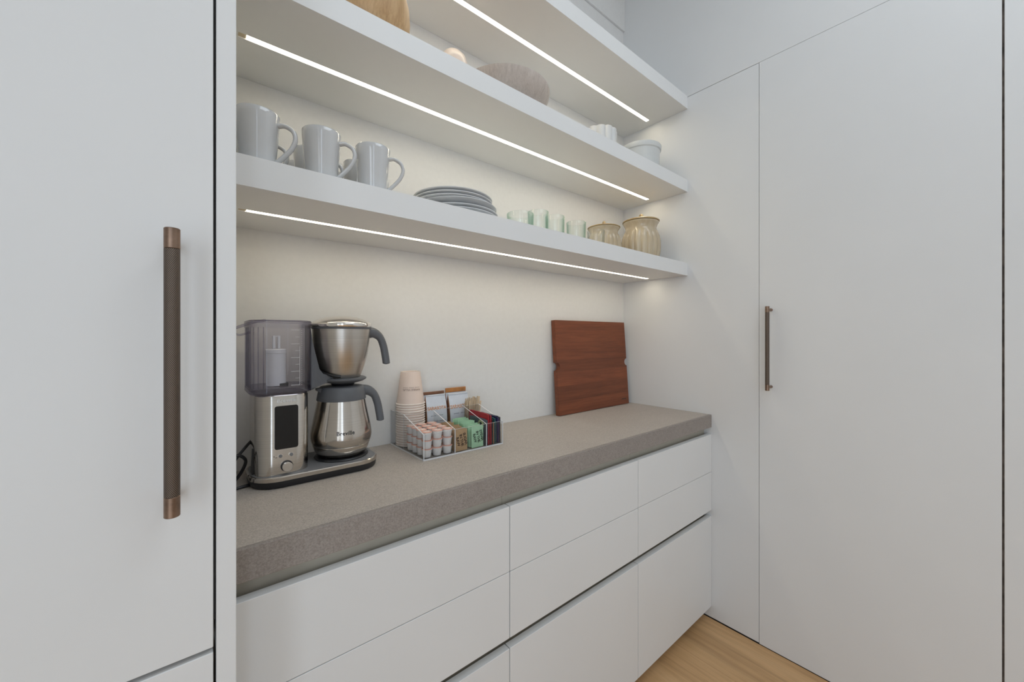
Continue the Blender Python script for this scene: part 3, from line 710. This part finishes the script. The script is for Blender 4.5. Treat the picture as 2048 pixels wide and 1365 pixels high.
for k in range(26):
    x = -.026 + k * .0021
    if k in (8, 17): continue
    vs = [b.verts.new(wrapk(x + dx, -.0075 + dy, 0)) for dx, dy in ((0, 0), (.0015, 0), (.0015, .0010), (0, .0010))]; b.faces.new(vs)
obj('small_print', b, M['cup_ink'], top)

# ---- creamer tubs
def make_pod():
    t = thing('creamer_pod', 'x', 'creamer', (0, 0, 0), 0, 'stacked single-serve creamers')
    b = B(); lathe(b, [(.001, 0), (.0112, 0), (.0120, .0008), (.0138, .0195), (.0140, .0205), (.0155, .0210), (.0155, .0222), (.001, .0222)], 20); obj('tub', b, M['pod'], t, 40)
    b = B(); lathe(b, [(.001, .0223), (.0157, .0223), (.0159, .0227), (.0154, .0236), (.0130, .0240), (.001, .0242)], 20)
    v = [b.verts.new(p) for p in ((.013, -.004, .0236), (.0185, 0, .0228), (.013, .004, .0236))]; b.faces.new(v)
    fo = obj('foil_lid', b, M['foil'], t, 40)
    b = B(); lathe(b, [(.0112, .02422), (.0108, .02440), (.001, .02445)], 16); obj('lid_print', b, M['foil_print'], fo, 40)
    return t
pod = make_pod(); firstp = True
lay = ['bottom layer', 'middle layer', 'top layer']
for iy in range(4):
    for ix in range(3):
        for iz in range(3):
            x = OX0 + OT + .0185 + ix * .0335 + random.uniform(-.0006, .0006); y = OY0 + OT + .0185 + iy * .0325 + random.uniform(-.0006, .0006)
            z = ZB + iz * .0246; a = random.uniform(0, 6.28)
            lb = 'small white creamer tub with salmon foil lid in the %s of the caddy' % lay[iz]
            if firstp: pod.location = (x, y, z); pod.rotation_euler = (0, 0, a); pod['label'] = lb; firstp = False
            else: dup(pod, (x, y, z), a, lb)

# ---- coffee pouches
def pouch(x0, x1, y0, y1, H, lab, txt=True, fold=.014, word='SARASOTA'):
    t = thing('coffee_pouch', lab, 'coffee pouch', ((x0 + x1) / 2, (y0 + y1) / 2, ZB), 0, 'pale coffee pouches')
    w, d = (x1 - x0) / 2, (y1 - y0) / 2
    b = B(); rs = []
    for (u, dd, ww) in ((0, .75, .98), (.06, 1, 1), (.45, 1.0, 1), (.75, .72, 1), (.92, .28, .995), (1.0, .10, .99)):
        rs.append([(-w * ww, -d * dd, H * u), (w * ww, -d * dd, H * u), (w * ww * .94 if u < .9 else w * ww, 0, H * u), (w * ww, d * dd, H * u), (-w * ww, d * dd, H * u), (-w * ww * .94 if u < .9 else -w * ww, 0, H * u)])
    rings(b, rs)
    o = obj('bag', b, [M['bag'], M['bag_side'], M['bag_brown']], t)
    for f in o.data.polygons:
        if abs(f.normal.x) > .6: f.material_index = 1 if f.center.y < 0 else 2
    b = B(); box(b, -w * .99, w * .99, -d * .12 - .0012, d * .12 + .0012, H, H + fold, .0008, 1); obj('folded_top', b, M['bag_side'] if fold > .012 else M['bag_brown'] if fold > .008 else M['bag'], t)
    def fr(x, y, z):
        u = y / H; e = [(0, .75), (.06, 1), (.45, 1), (.75, .72), (.92, .28), (1, .1)]
        for (a, p), (c_, q) in zip(e[:-1], e[1:]):
            if a <= u <= c_: return (x, -d * (p + (q - p) * (u - a) / (c_ - a)) - .0006, y)
        return (x, -d - .0006, y)
    if txt:
        textobj('lettering', word, .0185 * w / .043, M['bag_print'], t, lambda x, y, z: fr(x, y + H * .72, z), .85, bold=.0002)
        b = B()
        for (zz, n, hh, ww) in ((.55, 9, .0022, .62), (.42, 16, .0026, .82), (.30, 18, .0012, .8)):
            for k in range(n):
                xx = -w * ww + 2 * w * ww * k / n
                if hh > .002 and k % 5 == 4: continue
                q = 2 * w * ww / n * .62
                b.faces.new([b.verts.new(fr(xx + dx, H * zz + dy, 0)) for dx, dy in ((0, 0), (q, 0), (q, hh), (0, hh))])
        obj('small_print', b, M['ink'] if False else plain('grey_blue_print', (0.16, 0.18, 0.22), 0.6, var=0.2), t)
    return t
pouch(-1.2010, -1.1260, -0.0700, -0.0390, .146, 'pale blue coffee pouch with orange sides beside the paper cups', fold=.004)
pouch(-1.1160, -1.0360, -0.0740, -0.0390, .143, 'pale blue coffee pouch with orange lettering behind the wooden stir sticks', fold=.005)
pouch(-1.1950, -1.1120, -0.0360, -0.0090, .146, 'coffee pouch at the back of the caddy, behind the one beside the cups', False, .010)
pouch(-1.1060, -1.0220, -0.0360, -0.0090, .147, 'coffee pouch at the back of the caddy, with a folded orange top', False, .016)

# ---- wooden stir sticks
def stick_mesh():
    b = B(); L = .134; w = .0026
    pts = [(-w, 0), (w, 0), (w, L - .002), (w * .7, L - .0006), (0, L), (-w * .7, L - .0006), (-w, L - .002)]
    prism(b, pts, 'Y', -.0006, .0006); return b
sm = obj('stir_stick', stick_mesh(), M['stick'], None); fs = True; ns = 0
for row in range(3):
    for k in range(10):
        u = k / 9 - .5
        o = sm if fs else sm.copy()
        if not fs: C.objects.link(o)
        fs = False
        x = -1.0400 + u * .040; y = -0.0925 + row * .0062 + (.001 if k % 2 else 0)
        o.location = (x, y, ZB + .0004)
        o.rotation_euler = (random.uniform(-.015, .01), 0.075 + u * .16 + random.uniform(-.02, .02), random.uniform(-.25, .25))
        o.scale = (1, 1, random.uniform(.90, 1.03) - .16 * abs(u) ** 2)
        tag(o, 'wooden stir stick in the bundle standing behind the tea bags', 'stir stick', 'bundle of wooden stir sticks')

# ---- sweetener packets
def packet_mesh(w, h, th):
    b = B(); nx, nz = 4, 6; V = {}
    for s in (-1, 1):
        for i in range(nx + 1):
            for j in range(nz + 1):
                u, v = i / nx * 2 - 1, j / nz
                t_ = th * (1 - u ** 4) * max(0, math.sin(PI * min(1, max(0, (v - .06) / .88)))) ** .5 + .0003
                V[s, i, j] = b.verts.new((u * w / 2, s * t_ / 2, v * h))
    for s in (-1, 1):
        for i in range(nx):
            for j in range(nz): b.faces.new([V[s, i, j], V[s, i + 1, j], V[s, i + 1, j + 1], V[s, i, j + 1]])
    for j in range(nz):
        for i in (0, nx): b.faces.new([V[-1, i, j], V[1, i, j], V[1, i, j + 1], V[-1, i, j + 1]])
    for i in range(nx):
        for j in (0, nz): b.faces.new([V[-1, i, j], V[-1, i + 1, j], V[1, i + 1, j], V[1, i, j]])
    return b
def packets(xc, w, h, mat, ink, word, n, nm, colour):
    pm = obj(nm, packet_mesh(w, h, .0056), M[mat], None, 40)
    for k in range(n):
        o = pm if k == 0 else pm.copy()
        if k: C.objects.link(o)
        y = OY0 + OT + .0055 + k * .0076
        o.location = (xc + random.uniform(-.0012, .0012) * (k > 0), y, ZB + .0005)
        o.rotation_euler = (-.02 - random.uniform(0, .05) * (k > 0), random.uniform(-.03, .03) * (k > 0), random.uniform(-.05, .05) * (k > 0))
        o.scale = (1, 1, 1 + (.012 * k if mat == 'mint' else .004 * k) + random.uniform(-.05, .05) * (k > 0))
        tag(o, ('frontmost %s sweetener packet with dark lettering in the caddy' if k == 0 else '%s sweetener packet in the row behind the frontmost one') % colour, 'sugar packet', '%s sweetener packets' % colour)
        if k == 0: o0 = o
    def f(x, y, z):
        a = -1.36; xr, yr = x * math.cos(a) - y * math.sin(a), x * math.sin(a) + y * math.cos(a)
        return (xr, -.0037, h * .50 + yr)
    textobj('lettering', word, .0128, M[ink], o0, f, .9, bold=.0003)
packets(-1.1705, .0440, .0640, 'kraft', 'kraft_ink', 'SUGAR\nIN THE\nRAW', 15, 'sugar_packet', 'brown')
packets(-1.1100, .0440, .0655, 'mint', 'mint_ink', 'STEVIA\nIN THE\nRAW', 15, 'stevia_packet', 'mint green')

# ---- tea envelopes, standing edge-on
teas = [('slate', .080, .100, 'slate grey tea envelope with a yellow-green roundel'), ('red', .097, .112, 'bright red tea envelope next to the slate one'), ('dark_red', .095, .110, 'dark red tea envelope between red ones'),
        ('red', .093, .112, 'red tea envelope beside the black one'), ('tea_black', .080, .100, 'black tea envelope in the caddy'), ('tan', .069, .095, 'tan tea envelope between black and teal ones'),
        ('teal', .081, .105, 'teal tea envelope in the caddy'), ('charcoal', .070, .100, 'charcoal tea envelope right of the teal one'), ('navy', .084, .110, 'navy tea envelope in the caddy'),
        ('plum', .079, .105, 'plum tea envelope left of the last one'), ('charcoal', .083, .118, 'charcoal tea envelope at the right wall of the caddy')]
for k, (m_, hh, dd, lab) in enumerate(teas):
    x = -1.0742 + k * .0053; th = .0026
    t = thing('tea_envelope', lab, 'tea bag', (x, OY0 + OT + .003, ZB), 0, 'tea envelopes in the caddy')
    b = B(); box(b, -th / 2, th / 2, 0, dd, 0, hh, .0006, 1); obj('envelope', b, M[m_], t)
    b = B(); box(b, -th / 2 - .0004, th / 2 + .0004, dd * .1, dd * .9, hh - .0001, hh + .0016); obj('flap', b, M[m_], t)
    t.rotation_euler = (0, random.uniform(-.012, .03), 0)
    if k == 0:
        b = B(); tube(b, [(-th / 2 - .0001, .034, .060), (-th / 2 - .0005, .034, .060)], .0165, 28); o = obj('roundel', b, M['roundel'], t)
        b = B(); tube(b, [(-th / 2 - .0004, .034, .063), (-th / 2 - .0008, .034, .063)], .0065, 18); obj('roundel_mark', b, M['charcoal'], o)

# ================================================================== cutting board leaning on the wall
def board():
    Wd, H, T = .523, .4225, .022
    pts = []
    def notch(side):
        out = []; zc, r = .2150, .0185
        for k in range(9):
            a = -PI / 2 + PI * k / 8
            out.append((r * math.cos(a), zc + r * math.sin(a)))
        return out
    lean = math.atan2(.030, H)
    o = bpy.data.objects.new('cutting_board', None); C.objects.link(o); o.location = (-0.5555, -0.0335, CT + .0010)
    o.empty_display_size = .02; o.rotation_euler = (-lean, 0, 0)
    zs = [0, .060, .128, .188, .244, .300, .368, H]
    for za, zb in zip(zs[:-1], zs[1:]):                      # glued staves; one carries both notches
        L = [(0, za), (Wd, za)]
        if za < .215 < zb: L += [(Wd - x, z) for x, z in notch(1)]
        L += [(Wd, zb), (0, zb)]
        if za < .215 < zb: L += notch(0)[::-1]
        b = B(); prism(b, L, 'Y', -T, 0, 0.0)
        obj('stave', b, M['cherry'], o)
    tag(o, 'reddish-brown wooden cutting board with a notch in each side leaning on the wall', 'cutting board')
    b = B()
    for k, (dx, hh) in enumerate(((0, .004), (.0052, .0062), (.0100, .0045), (.0150, .0062), (.0205, .0040), (.0250, .0055))):
        box(b, Wd - .062 + dx * 1.3, Wd - .0580 + dx * 1.3, -T - .0004, -T + .0002, .024, .024 + hh)
    obj('maker_mark', b, M['ink'], o)
    return o
board()
